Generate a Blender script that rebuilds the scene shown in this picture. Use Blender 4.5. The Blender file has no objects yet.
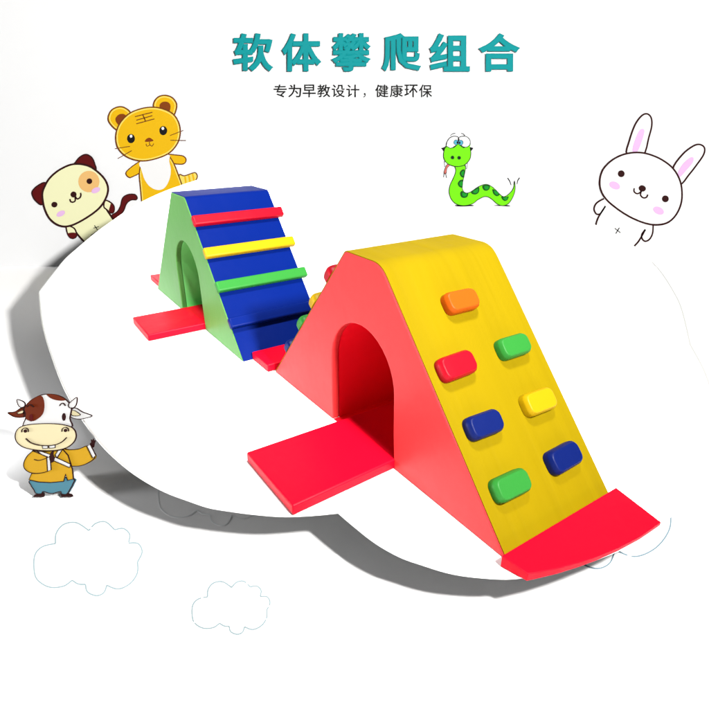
import bpy, bmesh, math, random
from mathutils import Vector, Matrix

# ------------------------------------------------------------------ camera, world, lights, exposure
scene = bpy.context.scene
COL = scene.collection
PITCH = 0.4238                       # camera looks down 24.3 degrees
FPX = 548.8                          # focal length in photo pixels (photo 709 px wide)
EYE = 1.1363                         # eye height over the stage board
CX = CY = 354.5

cam = bpy.data.cameras.new('camera')
cam.sensor_width = 36.0
cam.lens = FPX / 709.0 * 36.0
cam.clip_start, cam.clip_end = 0.05, 200.0
cam_ob = bpy.data.objects.new('camera', cam)
cam_ob.location = (0, 0, EYE)
cam_ob.rotation_euler = (math.pi / 2 - PITCH, 0, 0)
COL.objects.link(cam_ob)
scene.camera = cam_ob

world = bpy.data.worlds.new('World')
scene.world = world
world.use_nodes = True
bg = world.node_tree.nodes['Background']
bg.inputs[0].default_value = (0.97, 0.98, 1.0, 1)
bg.inputs[1].default_value = 0.165     # even studio fill

scene.view_settings.view_transform = 'Standard'
scene.view_settings.look = 'None'
scene.view_settings.exposure = 0.0
scene.view_settings.gamma = 1.0
scene.render.engine = 'CYCLES'
scene.cycles.max_bounces = 8

SHADOW_K = 0.0874                       # how far the floor sheet falls away under the stage


def even_falloff(lamp, power):
    """A distant-lamp falloff, so the studio key reaches floor and back wall alike."""
    lamp.use_nodes = True
    nt = lamp.node_tree
    em = next(n for n in nt.nodes if n.type == 'EMISSION')
    fo = nt.nodes.new('ShaderNodeLightFalloff')
    fo.inputs['Strength'].default_value = 1.0
    nt.links.new(fo.outputs['Constant'], em.inputs['Strength'])
    lamp.energy = power


# key lamp: beside and above the camera, to the right
key = bpy.data.lights.new('key_lamp', 'POINT')
key.color = (1.0, 0.985, 0.96)
key.shadow_soft_size = 0.10
even_falloff(key, 120.0)
key_ob = bpy.data.objects.new('key_lamp', key)
key_ob.location = (0.95, 0.24, 1.668)
COL.objects.link(key_ob)


def spot(name, loc, target, radius, power, soft):
    l = bpy.data.lights.new(name, 'SPOT')
    d = (Vector(target) - Vector(loc))
    l.spot_size = 2 * math.atan(radius / d.length)
    l.spot_blend = 0.55
    l.energy = power
    l.shadow_soft_size = soft
    o = bpy.data.objects.new(name, l)
    o.location = loc
    o.rotation_euler = d.to_track_quat('-Z', 'Y').to_euler()
    COL.objects.link(o)


# unseen top spots, added to wash out the climbing frames' cast shadows
spot('shadow_wash_spot', (0.30, 1.25, 4.6), (0.12, 1.95, 0), 0.92, 1350, 0.3)
spot('shadow_wash_spot', (-0.45, 1.1, 5.0), (-0.5, 3.3, 0.1), 1.15, 2000, 0.3)
spot('shadow_wash_spot', (-1.3, 0.6, 4.6), (-1.3, 4.4, 0.15), 0.95, 2600, 0.3)

# small spot added to wash out the calf's shadow on the open floor
spot('calf_shadow_wash_spot', (-1.75, 1.6, 3.2), (-1.64, 1.95, -0.2), 0.33, 520, 0.2)

# soft box low at the left, lighting the end panels
sb = bpy.data.lights.new('soft_box', 'AREA')
sb.shape = 'RECTANGLE'
sb.size, sb.size_y = 1.0, 0.5
sb.energy = 44
sb.spread = math.radians(85)
sb_ob = bpy.data.objects.new('soft_box', sb)
sb_ob.location = (-4.4, 1.0, 0.28)
sb_ob.rotation_euler = (Vector((-0.4, 2.3, 0.4)) - Vector(sb_ob.location)).to_track_quat('-Z', 'Y').to_euler()
COL.objects.link(sb_ob)

# ------------------------------------------------------------------ projection helpers (photo pixel -> place)
SP, CP = math.sin(PITCH), math.cos(PITCH)
EYE_V = Vector((0, 0, EYE))


def ray(px, py):
    a, b = (px - CX) / FPX, (CY - py) / FPX
    return Vector((a, CP + b * SP, -SP + b * CP))     # length along the view axis is 1


def hit(px, py, point, normal):
    r = ray(px, py)
    n = Vector(normal)
    return EYE_V + r * (n.dot(Vector(point) - EYE_V) / n.dot(r))


def on_stage(px, py, z=0.0):
    return hit(px, py, (0, 0, z), (0, 0, 1))


# floor sheet: plane whose inverse depth is the stage's minus SHADOW_K
_nf = Vector((0, -(0), 0))
_dn = Vector((0, -SP, -CP))            # camera "down" in world
_fw = Vector((0, CP, -SP))             # camera forward
FLOOR_N = (_dn * CP + _fw * (SP - SHADOW_K * EYE))
FLOOR_P = EYE_V + FLOOR_N * (EYE / FLOOR_N.length_squared)
FLOOR_N = -FLOOR_N.normalized()
WALL_V = 6.7


def on_floor(px, py):
    return hit(px, py, FLOOR_P, FLOOR_N)


def floor_z(u, v):
    return FLOOR_P.z - (FLOOR_N.y * (v - FLOOR_P.y)) / FLOOR_N.z


def on_wall(px, py, v=WALL_V):
    return hit(px, py, (0, v, 0), (0, 1, 0))


# ------------------------------------------------------------------ materials
def lin(c):
    c /= 255.0
    return c / 12.92 if c <= 0.04045 else ((c + 0.055) / 1.055) ** 2.4


def srgb(r, g, b, gain=1.0):
    return tuple(min(0.92, lin(x) / gain) for x in (r, g, b))


MATS = {}


def material(name, col, rough=0.5, kind='plain', bump=0.1, spec=0.14):
    if name in MATS:
        return MATS[name]
    m = bpy.data.materials.new(name)
    m.use_nodes = True
    nt = m.node_tree
    N, L = nt.nodes, nt.links
    bs = N['Principled BSDF']
    bs.inputs['Base Color'].default_value = (*col, 1)
    bs.inputs['Roughness'].default_value = rough
    bs.inputs['Specular IOR Level'].default_value = spec
    tc = N.new('ShaderNodeTexCoord')
    mp = N.new('ShaderNodeMapping')
    L.new(tc.outputs['Object'], mp.inputs[0])
    no = N.new('ShaderNodeTexNoise')
    no.inputs['Detail'].default_value = 5
    L.new(mp.outputs[0], no.inputs['Vector'])
    bp = N.new('ShaderNodeBump')
    bp.inputs['Strength'].default_value = bump
    if kind == 'vinyl':
        no.inputs['Scale'].default_value = 220
        bp.inputs['Distance'].default_value = 0.0015
        big = N.new('ShaderNodeTexNoise')
        big.inputs['Scale'].default_value = 4.5
        big.inputs['Detail'].default_value = 3
        L.new(tc.outputs['Object'], big.inputs['Vector'])
        b2 = N.new('ShaderNodeBump')
        b2.inputs['Strength'].default_value = 0.25
        b2.inputs['Distance'].default_value = 0.02
        L.new(big.outputs['Fac'], b2.inputs['Height'])
        L.new(b2.outputs[0], bp.inputs['Normal'])
    elif kind == 'wrinkled':             # stretched cloth with pull lines down the slope, crease shading mixed into its colour
        mp.inputs['Scale'].default_value = (0.8, 9.0, 0.8)
        no.inputs['Scale'].default_value = 1.0
        no.inputs['Distortion'].default_value = 0.3
        no.inputs['Detail'].default_value = 2.5
        bp.inputs['Distance'].default_value = 0.03
        mix = N.new('ShaderNodeMix')
        mix.data_type = 'RGBA'
        mix.inputs['A'].default_value = (*[c * 0.84 for c in col], 1)
        mix.inputs['B'].default_value = (*[min(1, c * 1.12) for c in col], 1)
        L.new(no.outputs['Fac'], mix.inputs['Factor'])
        L.new(mix.outputs['Result'], bs.inputs['Base Color'])
    elif kind == 'paper':
        no.inputs['Scale'].default_value = 90
        bp.inputs['Distance'].default_value = 0.001
    else:
        no.inputs['Scale'].default_value = 60
        bp.inputs['Distance'].default_value = 0.001
    L.new(no.outputs['Fac'], bp.inputs['Height'])
    L.new(bp.outputs[0], bs.inputs['Normal'])
    MATS[name] = m
    return m


# ------------------------------------------------------------------ object helpers
def link(name, bm, mat, parent=None, smooth=None, bevel=None):
    bmesh.ops.recalc_face_normals(bm, faces=bm.faces)
    me = bpy.data.meshes.new(name)
    bm.to_mesh(me)
    bm.free()
    me.materials.append(mat)
    o = bpy.data.objects.new(name, me)
    COL.objects.link(o)
    if parent is not None:
        o.parent = parent
    if bevel:
        md = o.modifiers.new('bevel', 'BEVEL')
        md.width = bevel
        md.segments = 3
        md.limit_method = 'ANGLE'
        md.angle_limit = math.radians(35)
    if smooth is not None:
        for p in me.polygons:
            p.use_smooth = True
        me.set_sharp_from_angle(angle=math.radians(smooth))
    return o


def tag(o, label, cat, group=None):
    o['label'] = label
    o['category'] = cat
    if group:
        o['group'] = group
    return o


def empty(name, loc, rz, label, cat, group=None):
    o = bpy.data.objects.new(name, None)
    o.empty_display_size = 0.1
    o.location = loc
    o.rotation_euler = (0, 0, rz)
    COL.objects.link(o)
    return tag(o, label, cat, group)


def prism(bm, ring_a, ring_b):
    """Closed solid between two matching rings of 3-D points."""
    va = [bm.verts.new(p) for p in ring_a]
    vb = [bm.verts.new(p) for p in ring_b]
    n = len(va)
    bm.faces.new(va)
    bm.faces.new(list(reversed(vb)))
    for i in range(n):
        j = (i + 1) % n
        bm.faces.new((va[j], va[i], vb[i], vb[j]))


def loft(bm, rings):
    vs = [[bm.verts.new(p) for p in r] for r in rings]
    n = len(vs[0])
    for a, b in zip(vs, vs[1:]):
        for i in range(n):
            j = (i + 1) % n
            bm.faces.new((a[j], a[i], b[i], b[j]))
    bm.faces.new(vs[0])
    bm.faces.new(list(reversed(vs[-1])))


def smooth_line(pts, closed, sub=5):
    """Catmull-Rom through 2-D points."""
    n = len(pts)
    out = []
    rng = range(n) if closed else range(n - 1)
    for i in rng:
        if closed:
            p0, p1, p2, p3 = (pts[(i + k) % n] for k in (-1, 0, 1, 2))
        else:
            p0, p1, p2, p3 = pts[max(i - 1, 0)], pts[i], pts[i + 1], pts[min(i + 2, n - 1)]
        for k in range(sub):
            t = k / sub
            out.append(tuple(0.5 * (2 * b + (c - a) * t + (2 * a - 5 * b + 4 * c - d) * t * t + (3 * b - a - 3 * c + d) * t ** 3)
                             for a, b, c, d in zip(p0, p1, p2, p3)))
    if not closed:
        out.append(tuple(pts[-1]))
    return out


def rounded(poly, radii, seg=6):
    """Round the corners of an open or closed 2-D polyline (0 radius keeps the point)."""
    out = []
    n = len(poly)
    for i, p in enumerate(poly):
        r = radii[i]
        if not r:
            out.append(p)
            continue
        p = Vector(p)
        a = (Vector(poly[i - 1]) - p).normalized()
        b = (Vector(poly[(i + 1) % n]) - p).normalized()
        half = a.angle(b) / 2
        d = r / math.tan(half)
        q0, q1 = p + a * d, p + b * d
        for k in range(seg + 1):
            t = k / seg
            out.append(tuple((1 - t) ** 2 * q0 + 2 * t * (1 - t) * p + t * t * q1))
    return out


# ------------------------------------------------------------------ the setting: floor sheet and back wall
white_paint = material('white_paint', (0.86, 0.86, 0.86), 0.8, 'paper', 0.05, 0.2)
bm = bmesh.new()
z0, z1 = floor_z(0, -6), floor_z(0, WALL_V)
vs = [bm.verts.new(p) for p in ((-14, -6, z0), (14, -6, z0), (14, WALL_V, z1), (-14, WALL_V, z1))]
bm.faces.new(vs)
o = link('floor', bm, white_paint)
o['kind'] = 'structure'
bm = bmesh.new()
prism(bm, [(-14, WALL_V, z1 - 0.2), (14, WALL_V, z1 - 0.2), (14, WALL_V, 5), (-14, WALL_V, 5)],
      [(-14, WALL_V + 0.1, z1 - 0.2), (14, WALL_V + 0.1, z1 - 0.2), (14, WALL_V + 0.1, 5), (-14, WALL_V + 0.1, 5)])
o = link('backdrop_wall', bm, material('pale_wall_paint', (0.33, 0.333, 0.338), 0.85, 'paper', 0.05, 0.2))
o['kind'] = 'structure'

# ------------------------------------------------------------------ the cloud-shaped stage board
STAGE_PX = [(38.5, 292), (50, 277), (64, 260), (75, 250), (85.5, 241), (99, 230), (113, 220), (126, 211), (140, 202.5), (160, 193),
            (183, 184.5), (215, 175), (250, 170.5), (282, 169.5), (312, 173.5), (344, 181), (370, 189), (396, 198.5), (425.5, 211.4),
            (455, 207.5), (482, 206), (512, 207), (548, 212), (572, 217.5), (596, 225), (615, 234), (634, 246), (658, 268), (675, 293.6), (683, 312), (691, 345),
            (705, 371), (713, 395), (717, 420), (714, 445), (705, 469), (688, 499), (661.6, 524), (640, 539), (618.7, 550),
            (579, 565), (540, 574.4), (515, 577.5), (497, 577.8), (467.7, 575.3), (445, 571), (422.6, 564), (400, 556), (375, 542),
            (352, 524), (338, 512), (313, 514.4), (284.6, 515.6), (256, 513.6), (228, 510), (208, 506.5), (187, 499.5), (166, 491.6), (144.6, 480.4),
            (123.5, 465.6), (102, 445.5), (83, 421), (64, 389), (50.8, 355), (42, 324.6)]
CORNERS = {(38.5, 292), (425.5, 211.4), (691, 345), (338, 512)}
BEND_V, BEND_R = 4.2, 0.3


def stage_point(u, t):
    """(across, developed length) -> the board: flat, then a quarter bend, then upright."""
    if t <= BEND_V:
        return Vector((u, t, 0))
    a = (t - BEND_V) / BEND_R
    if a <= math.pi / 2:
        return Vector((u, BEND_V + BEND_R * math.sin(a), BEND_R * (1 - math.cos(a))))
    return Vector((u, BEND_V + BEND_R, BEND_R + (t - BEND_V - BEND_R * math.pi / 2)))


def stage_normal(t):
    a = max(0.0, min(math.pi / 2, (t - BEND_V) / BEND_R))
    return Vector((0, -math.sin(a), math.cos(a)))


def stage_hit(px, py):
    """Where the pixel's ray meets the bent board, as (across, developed length)."""
    r = ray(px, py)
    if r.z < 0:
        p = EYE_V + r * (EYE / -r.z)
        if p.y <= BEND_V:
            return (p.x, p.y)
    p = EYE_V + r * ((BEND_V + BEND_R) / r.y)
    if p.z >= BEND_R:
        return (p.x, BEND_V + BEND_R * math.pi / 2 + p.z - BEND_R)
    lo, hi = 0.0, math.pi / 2
    for _ in range(40):
        a = (lo + hi) / 2
        q = Vector((0, BEND_V + BEND_R * math.sin(a), BEND_R * (1 - math.cos(a))))
        s = q.y / r.y
        if EYE + r.z * s > q.z:
            lo = a
        else:
            hi = a
    s = q.y / r.y
    return (r.x * s, BEND_V + BEND_R * a)


def split_smooth(pts, corners, sub=4):
    out, n = [], len(pts)
    idx = [i for i, p in enumerate(pts) if p in corners]
    for a, b in zip(idx, idx[1:] + [idx[0] + n]):
        seg = [pts[i % n] for i in range(a, b + 1)]
        out += smooth_line(seg, False, sub)[:-1]
    return out


stage = empty('cloud_stage', (0, 3.0, floor_z(0, 3.0)), 0,
              'big white cloud-shaped platform curling up at the back, under both climbing frames', 'stage')
SO = Vector(stage.location)
ring = [stage_hit(*p) for p in split_smooth(STAGE_PX, CORNERS)]
bm = bmesh.new()
f = bm.faces.new([bm.verts.new((u, t, 0)) for u, t in ring])
for k in range(13):
    t = BEND_V + BEND_R * math.pi / 2 * k / 12
    bmesh.ops.bisect_plane(bm, geom=bm.verts[:] + bm.edges[:] + bm.faces[:], plane_co=(0, t, 0), plane_no=(0, 1, 0))
bmesh.ops.triangulate(bm, faces=bm.faces)
THICK = 0.006
top = [v for v in bm.verts]
ts = {v: v.co.y for v in top}
ret = bmesh.ops.extrude_face_region(bm, geom=bm.faces[:])
low = [e for e in ret['geom'] if isinstance(e, bmesh.types.BMVert)]
for v in low:
    u, t = v.co.x, v.co.y
    v.co = stage_point(u, t) - SO
for v in top:
    u, t = v.co.x, ts[v]
    v.co = stage_point(u, t) - stage_normal(t) * THICK - SO
po = link('platform_top', bm, white_paint, stage, smooth=25)
po.data.materials.append(material('low_bounce_underside', (0.14, 0.14, 0.14), 0.9))
for p in po.data.polygons:                       # underside darkened to cut bounced light in the board's shadow
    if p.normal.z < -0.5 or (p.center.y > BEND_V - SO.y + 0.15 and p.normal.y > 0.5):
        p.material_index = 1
bm = bmesh.new()                                  # narrow pale edging sewn round the board
n = len(ring)
strip = []
for i, (u, t) in enumerate(ring):
    a, b = ring[i - 1], ring[(i + 1) % n]
    dx, dy = b[0] - a[0], b[1] - a[1]
    l = math.hypot(dx, dy)
    iu, it = u + dy / l * 0.007, t - dx / l * 0.007
    strip.append([bm.verts.new(stage_point(*q) + stage_normal(q[1]) * h - SO) for q, h in (((u, t), 0.0009), ((iu, it), 0.0009))])
for i in range(n):
    a, b = strip[i], strip[(i + 1) % n]
    bm.faces.new((a[0], a[1], b[1], b[0]))
link('edging', bm, material('pale_beige_edging', (0.45, 0.447, 0.435), 0.8, 'paper', 0.05, 0.1), stage)
bm = bmesh.new()
ped = [(-0.75, 2.7), (0.65, 2.7), (0.65, 3.3), (-0.75, 3.3)]
prism(bm, [Vector((u, v, -THICK - 0.002)) - SO for u, v in ped], [Vector((u, v, floor_z(u, v))) - SO for u, v in ped])
link('pedestal', bm, material('grey_board', (0.4, 0.4, 0.4), 0.8), stage)

# ------------------------------------------------------------------ the climbing frames
YAW = -0.9809
RX, RY = math.cos(YAW), -math.sin(YAW)
CAMX, CAMY = 0.7146, -0.9809


def ground(x, y):
    """Frame-plan coordinates -> world."""
    dx, dy = x - CAMX, y - CAMY
    return Vector((dx * RX + dy * RY, -dx * RY + dy * RX, 0))


GF = 1.75     # light on the frames over a plain unit: base colours are the photo's divided by it
m_red_panel = material('red_vinyl', (0.53, 0.028, 0.03), 0.45, 'vinyl', 0.08)
m_red_deep = material('deep_red_vinyl', (0.75, 0.006, 0.02), 0.4, 'vinyl', 0.08)
m_red_mat = material('red_mat_vinyl', (0.5, 0.0008, 0.012), 0.42, 'vinyl', 0.1, 0.08)
m_yellow = material('yellow_vinyl', (0.205, 0.142, 0.0002), 0.7, 'wrinkled', 0.35, 0.05)
m_yellow_edge = material('yellow_piping', (0.75, 0.55, 0.05), 0.5, 'vinyl', 0.05)
m_blue = material('blue_vinyl', (0.0002, 0.0075, 0.1), 0.4, 'vinyl', 0.1, 0.06)
m_green_panel = material('green_vinyl', (0.072, 0.215, 0.048), 0.45, 'vinyl', 0.08)
m_green_in = material('green_lining', (0.17, 0.62, 0.17), 0.45, 'vinyl', 0.08)
h_mats = {'orange': material('orange_foam', (0.36, 0.06, 0.002), 0.45, 'vinyl', 0.12),
          'green': material('green_foam', (0.018, 0.15, 0.02), 0.45, 'vinyl', 0.12),
          'red': material('red_foam', (0.3, 0.0006, 0.008), 0.45, 'vinyl', 0.12),
          'yellow': material('yellow_foam', (0.33, 0.205, 0.001), 0.45, 'vinyl', 0.12),
          'blue': material('blue_foam', (0.0004, 0.006, 0.075), 0.45, 'vinyl', 0.12)}


def arch_curve(x0, x1, spring, n=18):
    c, r = (x0 + x1) / 2, (x1 - x0) / 2
    pts = [(x0 - 0.014, 0.0), (x0 - 0.004, spring * 0.5)]
    for k in range(n + 1):
        a = math.pi * k / n
        pts.append((c - r * math.cos(a), spring + r * math.sin(a)))
    pts += [(x1, spring * 0.5), (x1, 0.0)]
    return pts


def profile(L, H, a, b, inset=0.0):
    """Outline over the top from the near foot to the far foot."""
    k = inset
    nr = Vector((-H, a)).normalized()            # outward normals in (X, z)
    nl = Vector((H, L - b)).normalized()
    def cross(p, d, q, e):
        den = d.x * e.y - d.y * e.x
        s = ((q.x - p.x) * e.y - (q.y - p.y) * e.x) / den
        return p + d * s
    pr = Vector((0, 0)) - nr * k
    dr = Vector((a, H))
    pl = Vector((L, 0)) - nl * k
    dl = Vector((b - L, H))
    pt = Vector((a, H - k))
    dt = Vector((1, 0))
    z = Vector((0, 0))
    foot_r = cross(pr, dr, z, dt)
    foot_l = cross(pl, dl, z, dt)
    top_r = cross(pr, dr, pt, dt)
    top_l = cross(pl, dl, pt, dt)
    return [tuple(p) for p in (foot_r, top_r, top_l, foot_l)]


def to3(pts, y):
    return [(-x, y, z) for x, z in pts]


def tower(root, L, W, H, a, b, panel, cover, lining, edge, r_near, r_far):
    CT = 0.004
    inner = profile(L, H, a, b, CT)
    outer = profile(L, H, a, b)
    rin = rounded(inner, [0, r_near - CT * 0.5, max(r_far - CT, 0.004), 0])
    rout = rounded(outer, [0, r_near, r_far, 0])
    arch = arch_curve(0.522, 0.905, 0.27)   # the near jamb splays a little towards the floor
    # end panels, the arch cut out of the front one
    for y0, y1, hole in ((0.0, 0.03, True), (W - 0.03, W, False)):
        bm = bmesh.new()
        ringp = list(rin)
        if hole:
            ringp += list(reversed(arch))
        prism(bm, to3(ringp, y0), to3(ringp, y1))
        link('side_panel', bm, panel, root, bevel=0.005)
    # tunnel lining
    bm = bmesh.new()
    def off(p):
        c = (0.7135, 0.27)
        x, z = p
        if z < 0.27:
            return (x - 0.008, z) if x < c[0] else (x + 0.008, z)
        d = Vector((x - c[0], z - c[1])).normalized()
        return (x + d.x * 0.008, z + d.y * 0.008)
    inn = [(x + (0.001 if x < 0.7 else -0.001), z) for x, z in arch]
    ringp = inn + [off(p) for p in reversed(arch)]
    prism(bm, to3(ringp, 0.031), to3(ringp, W - 0.031))
    link('tunnel_lining', bm, lining, root, smooth=40)
    bm = bmesh.new()
    prism(bm, to3([(0.523, 0.0006), (0.904, 0.0006), (0.904, 0.0018), (0.523, 0.0018)], 0.002), to3([(0.523, 0.0006), (0.904, 0.0006), (0.904, 0.0018), (0.523, 0.0018)], W - 0.031))
    link('tunnel_floor', bm, lining, root)
    return rin, rout


def band(name, root, outer, thick, y0, y1, mat, bevel=0.004, ny=1):
    """A cover strip of given thickness lying on a profile polyline."""
    n = len(outer)
    inn = []
    for i, p in enumerate(outer):
        p0, p1 = Vector(outer[max(i - 1, 0)]), Vector(outer[min(i + 1, n - 1)])
        d = (p1 - p0).normalized()
        inn.append((p[0] + d.y * thick, max(p[1] - d.x * thick, 0.0)))
    bm = bmesh.new()
    ringp = list(outer) + list(reversed(inn))
    prism(bm, to3(ringp, y0), to3(ringp, y1))
    return link(name, bm, mat, root, smooth=40, bevel=bevel)


def hold(root, mat, foot, direc, normal, y, s, rnd):
    """Rounded grip: long across the slope, chamfered top."""
    bm = bmesh.new()
    LY, LS, LH = 0.134 * rnd.uniform(0.97, 1.03), 0.074 * rnd.uniform(0.96, 1.04), 0.036
    base = rounded([(-LY / 2, -LS / 2), (LY / 2, -LS / 2), (LY / 2, LS / 2), (-LY / 2, LS / 2)], [0.027] * 4, 6)
    tilt = rnd.uniform(-0.05, 0.05)
    s -= 0.034
    rings = []
    for h, sc in ((0.0, 1.0), (0.006, 1.0), (0.020, 1.0), (0.024, 0.98), (0.034, 0.84), (LH, 0.80)):
        ringp = []
        for yy, ss in base:
            ky = sc if sc == 1 else (LY * sc + (1 - sc) * 0.35 * LY) / LY
            yy2, ss2 = yy * ky, ss * sc
            yy3, ss3 = yy2 * math.cos(tilt) - ss2 * math.sin(tilt), yy2 * math.sin(tilt) + ss2 * math.cos(tilt)
            q = Vector(foot) + Vector(direc) * (s + ss3) + Vector(normal) * h
            ringp.append((-q.x, y + yy3, q.y))
        rings.append(ringp)
    loft(bm, rings)
    return link('handhold', bm, mat, root, smooth=22, bevel=0.003)


# --- front frame: red end panels, yellow cover, handholds on both slopes
L1, W1, H1, a1, b1 = 1.427, 0.4843, 0.70, 0.6063, 0.8118
front = empty('climbing_frame', ground(0, 0), YAW,
              'nearer climbing frame, red arched end panel and yellow wall studded with coloured handholds', 'climbing frame', 'soft play climbing frames')
rin, rout = tower(front, L1, W1, H1, a1, b1, m_red_panel, m_yellow, m_red_deep, m_yellow_edge, 0.10, 0.03)
band('cover', front, rout, 0.0038, 0.003, W1 - 0.003, m_yellow, 0.005)
rnd = random.Random(4)
sl = math.hypot(a1, H1)
dr, nr = (a1 / sl, H1 / sl), (-H1 / sl, a1 / sl)
for colr, y, s in (('orange', 0.222, 0.779), ('green', 0.35, 0.59), ('red', 0.1, 0.587), ('yellow', 0.349, 0.398), ('blue', 0.106, 0.397),
                   ('blue', 0.347, 0.212), ('green', 0.107, 0.21)):
    o = hold(front, h_mats[colr], (0, 0), dr, nr, y, s, rnd)
    o['label'] = colr + ' handhold'
sl2 = math.hypot(L1 - b1, H1)
dl, nl = ((b1 - L1) / sl2, H1 / sl2), (H1 / sl2, (L1 - b1) / sl2)
for colr, y, s in (('red', 0.066, 0.80), ('yellow', 0.066, 0.62), ('green', 0.066, 0.45), ('blue', 0.066, 0.25),
                   ('orange', 0.36, 0.585), ('blue', 0.36, 0.40), ('yellow', 0.36, 0.21)):
    o = hold(front, h_mats[colr], (L1, 0), dl, nl, y, s, rnd)
    o['label'] = colr + ' handhold'

# --- back frame: green end panels, blue cover in two lengths, padded ladder bars
L2, W2, H2, a2, b2 = 1.4355, 0.4803, 0.7121, 0.5998, 0.8261
back = empty('climbing_frame', ground(-1.6083, -0.0815), YAW + 0.0076,
             'farther climbing frame, green arched end panel and blue slope crossed by padded bars', 'climbing frame', 'soft play climbing frames')
rin, rout = tower(back, L2, W2, H2, a2, b2, m_green_panel, m_blue, m_green_in, None, 0.035, 0.02)
sl = math.hypot(a2, H2)
d2, n2 = Vector((a2 / sl, H2 / sl)), Vector((-H2 / sl, a2 / sl))
band('cover', back, rout, 0.0038, 0.003, W2 - 0.003, m_blue, 0.004)
for colr, s0, s1 in (('red', 0.748, 0.802), ('yellow', 0.562, 0.616), ('green', 0.371, 0.426), ('blue', 0.172, 0.227)):
    bm = bmesh.new()
    q = [d2 * s0 + n2 * 0.0005, d2 * s1 + n2 * 0.0005, d2 * s1 + n2 * 0.034, d2 * s0 + n2 * 0.034]
    prism(bm, to3(q, -0.008), to3(q, W2 + 0.022))
    o = link('ladder_bar', bm, h_mats[colr], back, smooth=30, bevel=0.008)
    o['label'] = colr + ' padded bar'
    if colr == 'blue':
        o.data.materials[0] = m_blue

# ------------------------------------------------------------------ red mats lying on the stage
MATGROUP = 'red mats around the climbing frames'


def mat_slab(plan, label, z_at=None, t=0.04, bevel=0.006):
    """plan in frame-plan coordinates; z_at gives a sloping top."""
    pts = [ground(*p) for p in plan]
    c = sum(pts, Vector()) / len(pts)
    bm = bmesh.new()
    low = [Vector((p.x, p.y, 0.002)) - c for p in pts]
    high = [Vector((p.x, p.y, (z_at(*q) if z_at else t))) - c for p, q in zip(pts, plan)]
    prism(bm, low, high)
    o = link('floor_mat', bm, m_red_mat, None, smooth=30, bevel=bevel)
    o.location = c
    tag(o, label, 'mat', MATGROUP)
    return o


mat_slab([(-0.486, -0.402), (-0.526, 0.4525), (-0.828, 0.4525), (-0.828, -0.402)], 'bright red mat running out of the arch of the nearer red frame')
mat_slab([(-1.432, -0.03), (-1.432, 0.455), (-1.612, 0.455), (-1.612, -0.03)], 'red mat at the hidden foot of the nearer frame, towards the blue slope')
mat_slab([(-2.122, -0.395), (-2.122, 0.33), (-2.445, 0.33), (-2.445, -0.395)], 'red mat running out of the arch of the farther green frame')
mat_slab([(-3.052, -0.075), (-3.052, 0.37), (-3.27, 0.37), (-3.27, -0.075)], 'red mat mostly hidden behind the far foot of the green frame')


def unground(p):
    return (p.x * RX - p.y * RY + CAMX, p.x * RY + p.y * RX + CAMY)


# wedge at the foot of the yellow wall: thick at the wall, its outer end trimmed along the curve of the stage edge
def wedge_z(x, y):
    return max(0.004, 0.04 - 0.16 * max(x, 0.0))


edge_px = [(661, 522), (640, 536.5), (618.7, 547.5), (597, 556.5), (579, 562.5), (558, 568.3), (540, 571.8), (528, 574)]
outer = []
for px, py in edge_px:
    z = 0.02
    for _ in range(6):
        q = unground(on_stage(px, py, z))
        z = wedge_z(*q)
    outer.append(q)
mat_slab([(0.004, -0.03), (0.004, 0.49)] + outer, 'red wedge mat at the foot of the yellow wall, outer end cut in a curve', wedge_z, bevel=0.002)

# ------------------------------------------------------------------ flat painted cutouts (boards on the back wall, one on the floor)
GW = 3.1          # light on an upright board facing the key, over a plain unit


def paint(name, rgb):
    return material(name, srgb(*rgb, gain=GW), 0.7, 'paper', 0.04, 0.08)


P_INK = paint('dark_brown_ink', (52, 14, 14))
P_BROWN = paint('brown_ink', (120, 62, 20))
P_BLACK = paint('black_ink', (20, 20, 20))
P_WHITE = paint('white_paint_board', (255, 255, 255))
P_CREAM = paint('cream_paint', (254, 254, 205))
P_MAROON = paint('maroon_paint', (98, 6, 8))
P_PEACH = paint('peach_paint', (250, 200, 125))
P_PINK = paint('pink_paint', (246, 200, 246))
P_GOLD = paint('golden_paint', (248, 195, 8))
P_LEMON = paint('lemon_paint', (255, 232, 110))
P_RUST = paint('rust_paint', (140, 66, 8))
P_LIME = paint('lime_paint', (128, 250, 10))
P_LEAF = paint('leaf_paint', (15, 165, 40))
P_DKLEAF = paint('dark_leaf_paint', (10, 90, 20))
P_SKY = paint('sky_blue_paint', (90, 185, 215))
P_TONGUE = paint('tongue_paint', (225, 120, 110))
P_JACKET = paint('mustard_paint', (230, 178, 38))
P_TROUSER = paint('steel_blue_paint', (92, 150, 170))
P_MUZZLE = paint('pale_yellow_paint', (255, 242, 196))
P_COWBROWN = paint('cow_brown_paint', (118, 42, 8))


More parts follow.
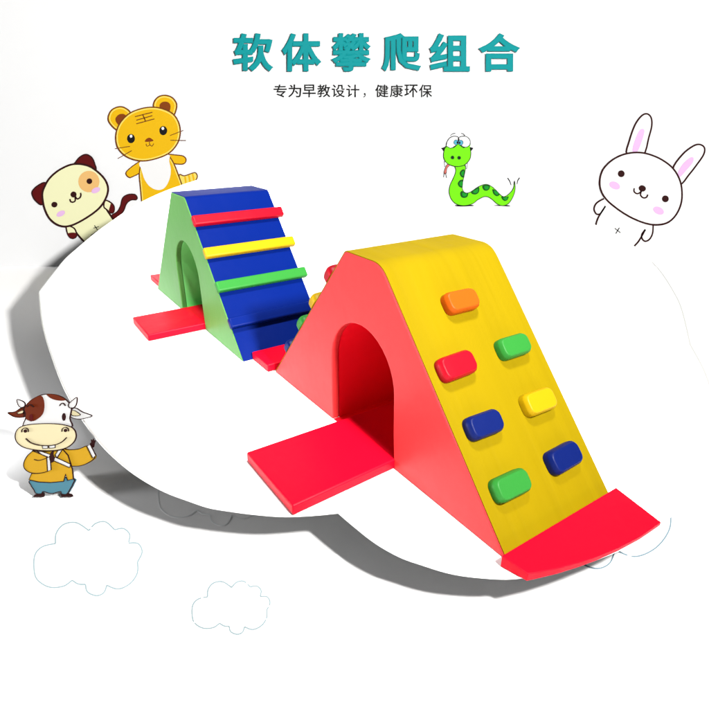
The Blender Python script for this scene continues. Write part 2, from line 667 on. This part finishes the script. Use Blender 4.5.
class Board:
    """A cutout figure: layers of painted board on one upright plane, traced in crop coordinates of the photograph."""

    def __init__(self, root, v, ox, oy, sc, lean=0.0):
        self.root, self.ox, self.oy, self.sc = root, ox, oy, sc
        self.n = Vector((0, math.cos(lean), -math.sin(lean)))
        self.p0 = Vector((0, v, root.location.z))
        self.base = Vector(root.location)

    def at(self, p, d):
        q = hit(self.ox + p[0] / self.sc, self.oy + p[1] / self.sc, self.p0, self.n) - self.base
        return q - self.n * d

    def fill(self, name, pts, mat, layer, smooth=True, parent=None, ink=None, width=1.3, sub=4, back=None):
        pts = smooth_line(pts, True, sub) if smooth else pts
        d1 = 0.014 + 0.0025 * layer
        d0 = 0.001 if layer < 2 else d1 - 0.004
        bm = bmesh.new()
        prism(bm, [self.at(p, d1) for p in pts], [self.at(p, d0) for p in pts])
        o = link(name, bm, mat, parent or self.root)
        if ink:
            self.stroke('outline', pts, ink, layer, width, closed=True, smooth=False, parent=o)
        return o

    def ellipse(self, name, c, rx, ry, mat, layer, rot=0.0, parent=None, ink=None, width=1.3, n=22):
        r = math.radians(rot)
        pts = []
        for k in range(n):
            a = 2 * math.pi * k / n
            x, y = rx * math.cos(a), ry * math.sin(a)
            pts.append((c[0] + x * math.cos(r) - y * math.sin(r), c[1] + x * math.sin(r) + y * math.cos(r)))
        return self.fill(name, pts, mat, layer, False, parent, ink, width)

    def _ribbon(self, bm, pts, layer, width, closed, taper):
        n = len(pts)
        w = width * self.sc / 2
        A, B = [], []
        for i, p in enumerate(pts):
            a = pts[(i - 1) % n] if (closed or i) else pts[0]
            b = pts[(i + 1) % n] if (closed or i < n - 1) else pts[-1]
            dx, dy = b[0] - a[0], b[1] - a[1]
            l = math.hypot(dx, dy) or 1
            k = w
            if taper:
                k = w * (1 - taper * i / (n - 1))
            A.append((p[0] - dy / l * k, p[1] + dx / l * k))
            B.append((p[0] + dy / l * k, p[1] - dx / l * k))
        d1 = 0.014 + 0.0025 * layer + 0.0018
        d0 = d1 - 0.0045
        va, vb = [bm.verts.new(self.at(p, d1)) for p in A], [bm.verts.new(self.at(p, d1)) for p in B]
        wa, wb = [bm.verts.new(self.at(p, d0)) for p in A], [bm.verts.new(self.at(p, d0)) for p in B]
        for i in range(n if closed else n - 1):
            j = (i + 1) % n
            bm.faces.new((va[i], va[j], vb[j], vb[i]))
            bm.faces.new((wa[j], wa[i], wb[i], wb[j]))
            bm.faces.new((va[j], va[i], wa[i], wa[j]))
            bm.faces.new((vb[i], vb[j], wb[j], wb[i]))
        if not closed:
            bm.faces.new((va[0], vb[0], wb[0], wa[0]))
            bm.faces.new((vb[-1], va[-1], wa[-1], wb[-1]))

    def stroke(self, name, pts, mat, layer, width=1.3, closed=False, smooth=True, parent=None, taper=0):
        for l in (pts if isinstance(pts[0], list) else [pts]):
            bm = bmesh.new()
            self._ribbon(bm, smooth_line(l, closed, 5) if smooth else l, layer, width, closed, taper)
            o = link(name, bm, mat, parent or self.root)
        return o


def wall_spot(px, py):
    p = on_wall(px, py)
    return (p.x, p.y, p.z)


CUTGROUP = 'cartoon animal cutouts'

# --- puppy, tilted, brown ears and a peach patch round one eye
r = empty('puppy_cutout', wall_spot(95, 250), 0, 'cream cartoon puppy cutout with brown ears and peach eye patch, leaning left', 'animal cutout', CUTGROUP)
B = Board(r, WALL_V, 20, 140, 6.445)
B.fill('tail', [(598, 512), (640, 495), (672, 452), (690, 408), (722, 385), (752, 384), (758, 368), (742, 350), (700, 350), (665, 372), (650, 425), (628, 462), (596, 482)], P_MAROON, 0, ink=P_INK, width=1.0)
body = B.fill('body', [(350, 545), (352, 572), (380, 612), (420, 655), (470, 740), (690, 600), (612, 520), (578, 465), (545, 420), (450, 480)], P_CREAM, 1)
B.stroke('outline', [[(352, 572), (380, 612), (420, 657), (440, 690)], [(552, 430), (572, 462), (606, 512), (630, 545)]], P_INK, 1, 1.7, parent=body)
B.fill('arm', [(306, 550), (308, 590), (324, 622), (346, 632), (366, 622), (368, 598), (352, 566)], P_CREAM, 2, ink=P_INK)
B.fill('paw', [(314, 600), (326, 622), (346, 631), (364, 621), (366, 600), (345, 594)], P_MAROON, 3)
B.fill('arm', [(555, 388), (592, 404), (610, 428), (608, 462), (590, 468), (565, 448), (545, 428)], P_CREAM, 2, ink=P_INK)
B.fill('paw', [(592, 408), (609, 430), (607, 462), (592, 466), (578, 452), (584, 428)], P_MAROON, 3)
B.stroke('stitch', [[(478, 566), (512, 556)], [(484, 548), (504, 578)], [(460, 614), (512, 580)]], P_BLACK, 2, 0.7, smooth=False)
B.fill('ear', [(172, 275), (120, 293), (88, 325), (86, 352), (106, 388), (152, 415), (200, 350)], P_MAROON, 3, ink=P_INK)
B.fill('ear', [(352, 165), (364, 142), (390, 110), (422, 93), (448, 97), (472, 118), (486, 152), (492, 195), (420, 200)], P_MAROON, 3, ink=P_INK)
head = B.fill('head', [(165, 300), (195, 248), (250, 198), (320, 162), (380, 153), (450, 167), (510, 207), (555, 257), (573, 312), (561, 368), (525, 427), (470, 475), (400, 519), (340, 547), (290, 555),
                (240, 540), (195, 501), (166, 442), (153, 382), (152, 338)], P_CREAM, 4, ink=P_INK, width=1.9)
B.ellipse('eye_patch', (450, 266), 68, 69, P_PEACH, 5, parent=head)
B.ellipse('cheek', (495, 322), 29, 17, P_PINK, 6, -25, parent=head)
B.ellipse('cheek', (270, 472), 29, 17, P_PINK, 6, -28, parent=head)
B.ellipse('eye', (454, 264), 18, 18, P_INK, 6, parent=head)
B.ellipse('eye', (229, 414), 19, 18, P_INK, 6, parent=head)
B.ellipse('nose', (352, 349), 19, 19, P_INK, 6, parent=head)
B.stroke('mouth', [[(329, 378), (334, 394), (349, 398), (363, 388), (362, 356)], [(364, 362), (374, 376), (388, 374), (399, 358), (398, 338)]], P_INK, 6, 1.4, parent=head)

# --- tiger cub
r = empty('tiger_cutout', wall_spot(160, 210), 0, 'golden cartoon tiger cub cutout with white tummy and striped forehead', 'animal cutout', CUTGROUP)
B = Board(r, WALL_V, 100, 85, 5.909)
tail = B.fill('tail', [(470, 530), (500, 536), (545, 521), (566, 518), (577, 540), (562, 568), (525, 580), (480, 590)], P_LEMON, 0, ink=P_BROWN, width=1.0)
B.stroke('stripe', [[(505, 540), (510, 578)], [(527, 532), (535, 574)], [(549, 524), (558, 564)]], P_GOLD, 1, 1.6, smooth=False, parent=tail)
B.fill('arm', [(250, 450), (205, 472), (162, 508), (158, 528), (175, 545), (195, 541), (245, 510)], P_GOLD, 1, ink=P_BROWN, width=1.0)
B.fill('arm', [(400, 412), (450, 413), (495, 420), (511, 440), (502, 462), (475, 467), (430, 458)], P_GOLD, 1, ink=P_BROWN, width=1.0)
body = B.fill('body', [(250, 440), (240, 490), (236, 540), (244, 610), (250, 690), (262, 750), (520, 680), (487, 590), (464, 525), (440, 465), (405, 410)], P_GOLD, 2)
B.stroke('outline', [[(246, 458), (238, 500), (236, 540), (243, 610), (250, 690)], [(415, 422), (440, 465), (464, 525), (488, 592)]], P_BROWN, 2, 1.0, parent=body)
B.stroke('rim', [[(252, 466), (246, 505), (244, 540), (250, 610), (256, 684)], [(418, 440), (434, 470), (456, 525), (480, 588)]], P_LEMON, 2, 1.0, parent=body)
B.fill('tummy', [(245, 450), (250, 500), (268, 558), (300, 600), (345, 619), (385, 606), (412, 560), (422, 505), (412, 450), (402, 410)], P_WHITE, 3, parent=body)
for pts, inner in (([(112, 268), (66, 232), (52, 192), (74, 147), (120, 128), (160, 140), (184, 172), (150, 230)], [(95, 205), (106, 182), (130, 170), (155, 178), (152, 205), (136, 232), (112, 234)]),
                   ([(322, 134), (326, 95), (352, 68), (390, 61), (430, 75), (455, 110), (452, 150), (432, 182), (370, 180)], [(356, 130), (362, 108), (385, 98), (412, 106), (420, 132), (410, 158), (384, 150)])):
    e = B.fill('ear', pts, P_GOLD, 2, ink=P_BROWN, width=1.2)
    B.stroke('rim', [((p[0] - 122 if pts[0][0] < 200 else p[0] - 388) * 0.86 + (122 if pts[0][0] < 200 else 388),
                      (p[1] - 198 if pts[0][0] < 200 else p[1] - 128) * 0.86 + (198 if pts[0][0] < 200 else 128)) for p in pts], P_LEMON, 2, 1.1, closed=True, parent=e)
    B.fill('ear_inside', inner, P_RUST, 3, parent=e)
hp = [(105, 265), (98, 318), (111, 372), (150, 415), (200, 439), (260, 448), (330, 436), (400, 409), (442, 373), (470, 325), (478, 270), (466, 215), (434, 170),
      (380, 142), (320, 131), (250, 139), (180, 167), (130, 215)]
head = B.fill('head', hp, P_GOLD, 4, ink=P_BROWN, width=1.2)
B.stroke('rim', [(288 + (x - 288) * 0.955, 290 + (y - 290) * 0.945) for x, y in hp], P_LEMON, 4, 1.3, closed=True, parent=head)
B.stroke('forehead_mark', [[(212, 187), (314, 161)], [(220, 208), (314, 181)], [(220, 229), (326, 200)], [(258, 176), (274, 214)]], P_BROWN, 5, 0.9, smooth=False, parent=head)
for c, hl in (((188, 316), (189, 302)), ((378, 269), (376, 256))):
    e = B.ellipse('eye', c, 23, 27, P_BLACK, 5, parent=head)
    B.ellipse('highlight', hl, 8, 9, P_WHITE, 6, parent=e)
B.fill('nose', [(270, 334), (281, 316), (298, 311), (316, 322), (319, 330), (300, 334)], P_RUST, 5, parent=head)
B.stroke('mouth', [[(296, 335), (299, 352)], [(277, 346), (283, 361), (300, 354), (312, 361), (322, 345)]], P_BROWN, 5, 0.6, parent=head)
B.stroke('whisker', [[(95, 375), (182, 362)], [(112, 433), (192, 387)], [(418, 298), (496, 268)], [(420, 326), (511, 327)]], P_BROWN, 5, 0.7, smooth=False, parent=head)

# --- snake
r = empty('snake_cutout', wall_spot(485, 206), 0, 'lime green cartoon snake cutout with dark spots, wavy tail and big worried eyes', 'animal cutout', CUTGROUP)
B = Board(r, WALL_V, 430, 120, 7.09)
body = B.fill('body', [(172, 315), (180, 345), (178, 375), (160, 420), (141, 460), (134, 510), (150, 560), (185, 594), (240, 606), (300, 592), (340, 562), (390, 541), (430, 555), (470, 590), (510, 606),
                (552, 592), (585, 545), (601, 490), (596, 430), (590, 478), (568, 512), (530, 541), (500, 532), (460, 491), (425, 464), (390, 455), (340, 472), (290, 507), (252, 516), (228, 490), (230, 440), (243, 380), (246, 315)],
       P_LIME, 1, ink=P_BLACK, width=0.6)
for pts in ([(243, 352), (222, 354), (208, 376), (218, 400), (236, 404)], [(231, 424), (208, 428), (195, 450), (206, 472), (227, 476)], [(226, 502), (212, 516), (218, 542), (240, 551), (264, 540), (268, 514), (248, 516)],
            [(288, 506), (296, 522), (322, 526), (345, 508), (344, 474), (318, 486)], [(368, 466), (376, 492), (396, 500), (416, 490), (422, 466), (396, 458)], [(440, 490), (446, 520), (468, 538), (488, 532), (484, 512), (462, 496)],
            [(503, 540), (510, 562), (530, 573), (548, 562), (554, 540), (530, 545)]):
    sp = B.fill('spot', pts, P_DKLEAF, 2, parent=body)
    cx, cy = sum(p[0] for p in pts) / len(pts), sum(p[1] for p in pts) / len(pts)
    B.fill('spot_centre', [(cx + (x - cx) * 0.6 + 3, cy + (y - cy) * 0.6) for x, y in pts], P_LEAF, 3, parent=body)
t = B.fill('tongue', [(126, 308), (140, 318), (120, 340), (113, 378), (97, 376), (106, 340)], P_TONGUE, 1, ink=P_BLACK, width=0.4)
B.stroke('fork', [[(100, 372), (95, 405)], [(109, 374), (116, 408)]], P_BLACK, 1, 0.5, smooth=False, parent=t)
B.fill('fang', [(100, 292), (103, 330), (126, 310)], P_WHITE, 1, False, ink=P_BLACK, width=0.6)
B.fill('fang', [(240, 316), (258, 346), (264, 305)], P_WHITE, 1, False, ink=P_BLACK, width=0.6)
B.fill('ear', [(79, 200), (108, 190), (112, 218), (98, 224)], P_BLACK, 1, False)
B.fill('ear', [(278, 190), (306, 198), (288, 222), (276, 214)], P_BLACK, 1, False)
head = B.fill('head', [(95, 235), (98, 275), (122, 308), (160, 324), (200, 329), (245, 316), (278, 280), (287, 240), (278, 190), (240, 160), (190, 155), (130, 170), (106, 195)], P_LIME, 2, ink=P_BLACK, width=0.7)
for pts, ic, pc in (([(114, 190), (118, 155), (140, 125), (170, 114), (198, 122), (203, 145), (190, 172), (155, 196), (130, 198)], (183, 158), (192, 158)),
                    ([(200, 126), (225, 115), (258, 118), (280, 142), (281, 172), (262, 190), (236, 190), (212, 172), (199, 146)], (215, 160), (208, 160))):
    e = B.fill('eye', pts, P_WHITE, 3, parent=head, ink=P_BLACK, width=0.7)
    B.ellipse('iris', ic, 17, 18, P_SKY, 4, parent=head, ink=P_BLACK, width=0.35)
    B.ellipse('pupil', pc, 6, 9, P_BLACK, 5, parent=head)
B.fill('eyelid', [(114, 182), (140, 196), (168, 192), (198, 168), (232, 194), (262, 190), (284, 172), (276, 214), (120, 214)], P_LIME, 4, False, parent=head)
B.stroke('crease', [[(116, 186), (142, 200), (168, 194), (197, 168), (232, 196), (262, 190), (282, 174)]], P_DKLEAF, 5, 0.6, smooth=False, parent=head)
for c in ((157, 265), (204, 267)):
    B.ellipse('nostril', c, 13, 13, P_DKLEAF, 3, parent=head)
    B.ellipse('nostril', (c[0] + 2, c[1]), 7, 8, P_BLACK, 4, parent=head)
B.stroke('eyebrow', [(144, 110), (158, 98), (178, 94)], P_BLACK, 1, 0.6)
B.stroke('eyebrow', [(219, 94), (234, 98), (246, 112)], P_BLACK, 1, 0.6)
B.stroke('wiggle_mark', [(548, 410), (562, 430), (573, 460)], P_BLACK, 1, 0.9, taper=0.5)
B.stroke('wiggle_mark', [(633, 408), (620, 428), (615, 454)], P_BLACK, 1, 0.9, taper=0.5)
B.ellipse('drawn_shadow', (243, 606), 68, 6, P_BLACK, 0)  # cartoon ground shadow under the coils, painted as a black oval
B.ellipse('drawn_shadow', (510, 608), 56, 6, P_BLACK, 0)  # second painted shadow oval, under the tail coil

# --- rabbit
r = empty('rabbit_cutout', wall_spot(635, 250), 0, 'white cartoon rabbit cutout with long ears lined in pink, leaning right', 'animal cutout', CUTGROUP)
B = Board(r, WALL_V, 580, 100, 4.434)
body = B.fill('body', [(100, 440), (85, 505), (66, 560), (60, 620), (200, 720), (240, 650), (275, 600), (320, 545), (220, 500)], P_WHITE, 0)
B.stroke('outline', [[(110, 470), (92, 497), (76, 526), (68, 552), (64, 575)], [(287, 573), (272, 600), (255, 628), (238, 647), (220, 675)]], P_INK, 1, 1.5, parent=body)
B.fill('arm', [(106, 432), (72, 454), (59, 478), (66, 500), (84, 506), (96, 492), (112, 468)], P_WHITE, 1)
B.stroke('arm_outline', [(104, 436), (72, 455), (60, 480), (68, 502), (84, 505), (97, 490), (110, 469)], P_INK, 1, 1.5)
B.fill('arm', [(322, 548), (320, 588), (306, 615), (286, 625), (272, 612), (272, 594), (288, 572)], P_WHITE, 1)
B.stroke('arm_outline', [(321, 550), (319, 588), (306, 615), (286, 625), (272, 612), (272, 594), (287, 573)], P_INK, 1, 1.5)
B.stroke('stitch', [[(152, 568), (176, 587)], [(172, 565), (156, 591)]], P_BLACK, 1, 0.8, smooth=False)
B.stroke('seam', [(110, 572), (196, 619)], paint('grey_ink', (175, 165, 170)), 1, 0.8, smooth=False)
for pts, inner in (([(206, 240), (216, 180), (240, 112), (268, 72), (292, 61), (311, 76), (315, 112), (302, 165), (276, 245)], [(230, 228), (236, 190), (258, 138), (276, 128), (282, 142), (268, 190), (250, 230)]),
                   ([(408, 308), (450, 242), (498, 204), (528, 197), (548, 212), (544, 242), (515, 285), (480, 330), (440, 372)], [(430, 322), (450, 286), (480, 258), (498, 254), (496, 276), (470, 308), (438, 342)])):
    e = B.fill('ear', pts, P_WHITE, 1, ink=P_INK, width=1.6)
    B.fill('ear_inside', inner, P_PINK, 2, parent=e)
head = B.fill('head', [(250, 232), (302, 240), (360, 265), (410, 305), (440, 360), (448, 420), (440, 470), (416, 515), (380, 544), (330, 552), (280, 543), (220, 518), (160, 480), (112, 438), (88, 395),
                (85, 350), (100, 305), (140, 265), (192, 240)], P_WHITE, 3, ink=P_INK, width=1.7)
B.ellipse('eye', (179, 326), 15, 15, P_INK, 4, parent=head)
B.ellipse('eye', (374, 437), 15, 15, P_INK, 4, parent=head)
B.ellipse('cheek', (150, 378), 25, 16, P_PINK, 4, 24, parent=head)
B.ellipse('cheek', (344, 489), 25, 16, P_PINK, 4, 26, parent=head)
B.ellipse('nose', (272, 391), 16, 14, P_INK, 4, 15, parent=head)
B.stroke('mouth', [[(236, 390), (236, 405), (248, 414), (262, 409), (272, 396)], [(268, 402), (264, 420), (276, 432), (290, 430), (296, 418)]], P_INK, 4, 1.4, parent=head)

# --- calf in a yellow jacket: a cutout standing on the floor
foot = on_floor(54.5, 497.5)
r = empty('calf_cutout', (foot.x, foot.y, foot.z), 0, 'cartoon calf standee in yellow jacket and blue trousers, one arm held out', 'animal cutout', CUTGROUP)
LEAN = math.radians(30)
B = Board(r, foot.y, 0, 370, 5.063, LEAN)
B.fill('shoe', [(177, 640), (186, 628), (205, 621), (228, 622), (228, 640)], P_INK, 0, False)
B.fill('shoe', [(320, 640), (320, 622), (345, 621), (366, 627), (374, 639)], P_INK, 0, False)
B.fill('trousers', [(168, 555), (170, 580), (184, 602), (196, 622), (224, 622), (232, 612), (272, 622), (318, 612), (324, 624), (350, 624), (368, 598), (380, 575), (382, 548), (280, 540)], P_TROUSER, 1, ink=P_INK, width=0.7)
B.fill('sleeve', [(322, 400), (360, 402), (410, 398), (456, 382), (476, 408), (490, 440), (462, 465), (420, 482), (370, 484), (335, 470)], P_JACKET, 1, ink=P_INK, width=0.7)
jacket = B.fill('jacket', [(180, 405), (165, 480), (176, 520), (162, 552), (210, 563), (270, 566), (336, 560), (346, 524), (357, 555), (385, 548), (380, 500), (358, 430), (330, 398), (260, 396)], P_JACKET, 2, ink=P_INK, width=0.7, smooth=False)
B.fill('cuff', [(455, 384), (471, 375), (499, 430), (484, 443)], P_WHITE, 3, False, ink=P_INK, width=0.5)
B.fill('hand', [(466, 374), (473, 364), (472, 350), (480, 355), (484, 345), (488, 355), (495, 356), (490, 372), (486, 388), (476, 390)], P_INK, 2)
B.fill('collar', [(184, 408), (204, 402), (272, 426), (264, 440)], P_WHITE, 3, False, ink=P_INK, width=0.5)
B.fill('lapel', [(296, 428), (312, 402), (330, 402), (306, 440)], P_WHITE, 3, False, ink=P_INK, width=0.5)
B.fill('sash', [(296, 438), (372, 474), (368, 491), (288, 456)], P_WHITE, 3, False, ink=P_INK, width=0.5)
B.fill('sleeve', [(195, 404), (160, 428), (140, 462), (140, 492), (165, 514), (205, 520), (250, 512), (262, 500), (258, 445), (225, 424)], P_JACKET, 3, ink=P_INK, width=0.7)
B.stroke('fold', [(190, 450), (215, 455), (252, 444)], P_INK, 3, 0.7)
B.fill('cuff', [(256, 442), (272, 438), (277, 502), (260, 508)], P_WHITE, 4, False, ink=P_INK, width=0.5)
B.fill('hand', [(270, 440), (280, 412), (290, 402), (288, 425), (294, 440), (288, 462), (276, 462)], P_INK, 5)
for pts, m, inner in (([(54, 216), (90, 211), (128, 188), (150, 195), (160, 226), (122, 240), (84, 236)], P_COWBROWN, [(104, 216), (128, 205), (137, 208), (130, 218), (110, 222)]),
                      ([(372, 205), (394, 192), (428, 212), (476, 231), (440, 245), (402, 248), (370, 236)], P_WHITE, [(374, 206), (392, 206), (420, 226), (402, 232), (378, 228)])):
    e = B.fill('ear', pts, m, 1, ink=P_INK, width=0.7)
    B.fill('ear_inside', inner, P_MUZZLE, 2, parent=e, ink=P_INK, width=0.4)
head = B.fill('head', [(145, 290), (154, 240), (150, 192), (180, 155), (228, 129), (270, 123), (320, 131), (360, 156), (382, 190), (374, 245), (380, 290), (260, 310)], P_WHITE, 6, ink=P_INK, width=0.9)
B.fill('patch', [(151, 192), (180, 156), (226, 131), (243, 150), (247, 185), (240, 220), (215, 246), (186, 258), (156, 246), (156, 220)], P_COWBROWN, 7, parent=head)
B.fill('patch', [(260, 124), (300, 126), (335, 139), (352, 152), (330, 156), (295, 150), (272, 138)], P_COWBROWN, 7, parent=head)
B.fill('horn', [(112, 150), (118, 178), (132, 190), (150, 184), (152, 170), (140, 158)], P_WHITE, 7, ink=P_INK, width=0.7)
B.fill('horn', [(411, 139), (386, 156), (370, 174), (374, 190), (396, 190), (409, 172)], P_WHITE, 7, ink=P_INK, width=0.7)
B.ellipse('eye', (345, 237), 9, 19, P_INK, 7, parent=head)
B.ellipse('eye', (184, 241), 9, 18, P_MAROON, 8, parent=head)
B.stroke('eyebrow', [(164, 187), (172, 178), (184, 176), (197, 187)], P_INK, 8, 0.7, parent=head)
B.stroke('eyebrow', [(325, 181), (332, 171), (344, 169), (354, 181)], P_INK, 7, 0.7, parent=head)
mz = B.fill('muzzle', [(105, 330), (122, 293), (170, 276), (260, 270), (340, 275), (392, 292), (409, 328), (394, 366), (345, 396), (260, 405), (165, 394), (118, 368)], P_MUZZLE, 8, ink=P_INK, width=0.8)
for c in ((157, 307), (357, 304)):
    B.ellipse('nostril', c, 8, 8, P_INK, 9, parent=mz)
    B.stroke('nostril_ring', [(c[0] - 17, c[1] + 6), (c[0] - 15, c[1] - 8), (c[0], c[1] - 16), (c[0] + 14, c[1] - 9), (c[0] + 16, c[1] + 4)], P_INK, 9, 0.5, parent=mz)
B.stroke('smile', [(160, 344), (188, 366), (240, 379), (298, 377), (338, 362), (363, 339)], P_INK, 9, 0.8, parent=mz)
B.fill('tooth', [(242, 381), (270, 380), (270, 393), (246, 394)], P_WHITE, 9, False, parent=mz, ink=P_INK, width=0.5)
B.fill('tooth', [(276, 380), (306, 377), (306, 390), (278, 393)], P_WHITE, 9, False, parent=mz, ink=P_INK, width=0.5)
bm = bmesh.new()
hy, hz = 0.24 * math.sin(LEAN), 0.24 * math.cos(LEAN)
prism(bm, [(-0.012, 0.01, 0.0), (-0.012, hy + 0.02, -0.03), (-0.012, hy, hz)], [(0.012, 0.01, 0.0), (0.012, hy + 0.02, -0.03), (0.012, hy, hz)])
link('rear_strut', bm, P_WHITE, r)

# ------------------------------------------------------------------ cloud outlines printed on white vinyl, lying on the floor
CLOUD = [(80, 222), (80, 180), (98, 158), (130, 150), (132, 125), (150, 104), (180, 100), (210, 119), (226, 102), (250, 98), (272, 117), (293, 114), (308, 128), (305, 149), (328, 150), (338, 170), (327, 194),
         (326, 222), (308, 247), (280, 259), (253, 250), (246, 268), (228, 275), (207, 266), (202, 248), (185, 247), (170, 238), (150, 252), (118, 255), (92, 242)]
CUSPS = {(130, 150), (210, 119), (272, 117), (305, 149), (327, 194), (253, 250), (202, 248), (170, 238)}
m_vinyl = material('white_sticker', (0.87, 0.87, 0.87), 0.8, 'paper', 0.03, 0.1)
m_line = material('pale_blue_ink', (0.24, 0.315, 0.335), 0.8, 'paper', 0.03, 0.1)
m_line_b = material('light_blue_ink', (0.15, 0.215, 0.25), 0.8, 'paper', 0.03, 0.1)


def cloud(label, fx, fy, sc, ink, width=1.5, lift=0.0005):
    line = split_smooth(CLOUD, CUSPS, 6)
    px = [(fx + (x - 208) * sc, fy + (y - 186) * sc) for x, y in line]
    c = on_floor(fx, fy)
    root = empty('cloud_decal', c, 0, label, 'floor decal', 'cloud decals on the floor')
    def at(p, h):
        return on_floor(*p) - c + FLOOR_N * h
    bm = bmesh.new()
    prism(bm, [at(p, lift) for p in px], [at(p, 0.0003) for p in px])
    sheet = link('sheet', bm, m_vinyl, root)
    bm = bmesh.new()
    n = len(px)
    rnd = random.Random(int(fx))
    ins = [(fx + (p[0] - fx) * 0.985, fy + (p[1] - fy) * 0.985) for p in px]
    i = 0
    while i < n:                                  # broken, hand-drawn line
        run = rnd.randint(5, 14)
        for k in range(i, min(i + run, n)):
            p, q = ins[k], ins[(k + 1) % n]
            dx, dy = q[0] - p[0], q[1] - p[1]
            l = math.hypot(dx, dy) or 1
            ox, oy = -dy / l * width / 2, dx / l * width / 2
            vs = [bm.verts.new(at(w, lift + 0.0003)) for w in ((p[0] + ox, p[1] + oy), (q[0] + ox, q[1] + oy), (q[0] - ox, q[1] - oy), (p[0] - ox, p[1] - oy))]
            bm.faces.new(vs)
        i += run + rnd.choice((0, 0, 1))
    link('outline', bm, ink, root)


S = 1 / 2.363
cloud('larger of the two white cloud decals with pale outlines on the open floor', 208 * S, 480 + 186 * S, S, m_line)
cloud('smaller of the two white cloud decals with pale outlines on the open floor', 546 * S, 480 + 302 * S, S * 0.72, material('faint_blue_ink', (0.2, 0.26, 0.275), 0.8, 'paper', 0.03, 0.1))
cloud('cloud decal lying in the grey shadow, half under the platform edge', 502 * S, 480 + 20 * S, S, material('ghost_ink', (0.79, 0.82, 0.83), 0.8, 'paper', 0.03, 0.1), 0.8)
cloud('light blue outlined cloud decal showing past the outer end of the red wedge mat', 581, 502, S * 1.8, m_line_b, 1.6)

# ------------------------------------------------------------------ raised lettering on the back wall
def glyph(name, ch, box, depth0, depth1, mat, root, fat=0.0, parent=None):
    """One character as a solid, fitted to its box on the wall (photo pixels)."""
    cu = bpy.data.curves.new('glyph', 'FONT')
    cu.body = ch
    cu.size = 1.0
    cu.resolution_u = 4
    cu.extrude = 0.006
    cu.bevel_depth = fat
    cu.bevel_resolution = 1
    tmp = bpy.data.objects.new('glyph', cu)
    COL.objects.link(tmp)
    dg = bpy.context.evaluated_depsgraph_get()
    me = bpy.data.meshes.new_from_object(tmp.evaluated_get(dg))
    bpy.data.objects.remove(tmp)
    bpy.data.curves.remove(cu)
    bm = bmesh.new()
    bm.from_mesh(me)
    bpy.data.meshes.remove(me)
    bmesh.ops.remove_doubles(bm, verts=bm.verts, dist=1e-5)
    xs = [v.co.x for v in bm.verts]
    ys = [v.co.y for v in bm.verts]
    zs = [v.co.z for v in bm.verts]
    x0, x1, y0, y1, z0, z1 = min(xs), max(xs), min(ys), max(ys), min(zs), max(zs)
    base = Vector(root.location)
    for v in bm.verts:
        px = box[0] + (v.co.x - x0) / (x1 - x0) * (box[2] - box[0])
        py = box[3] - (v.co.y - y0) / (y1 - y0) * (box[3] - box[1])
        d = depth0 + (v.co.z - z0) / (z1 - z0) * (depth1 - depth0)
        p = on_wall(px, py, WALL_V - depth1) - base
        p.y = WALL_V - d - base.y
        v.co = p
    return link(name, bm, mat, parent or root)


P_TEAL = paint('teal_paint', (0, 158, 162))
r = empty('headline_lettering', wall_spot(377, 52), 0, 'row of six big teal characters standing off the top of the white wall', 'lettering')
for ch, x0, x1 in (('软', 233, 272.8), ('体', 282, 321), ('攀', 331.6, 370.5), ('爬', 382, 421), ('组', 430, 469.6), ('合', 479, 520)):
    y0, y1 = 33, 71.5
    glyph('character', ch, (x0 - 0.4, y0, x1 + 0.4, y1), 0.07, 0.085, P_TEAL, r, 0.032)
r = empty('slogan_lettering', wall_spot(353, 91), 0, 'line of small black characters on the white wall under the teal row', 'lettering')
for i, ch in enumerate('专为早教设计，健康环保'):
    x = 273.5 + i * 14.55
    if ch == '，':
        glyph('comma', ch, (x + 2.5, 93, x + 5, 97.5), 0.001, 0.01, P_BLACK, r)
    else:
        glyph('character', ch, (x, 84.5, x + 13.2, 97.3), 0.001, 0.012, P_BLACK, r, 0.012)
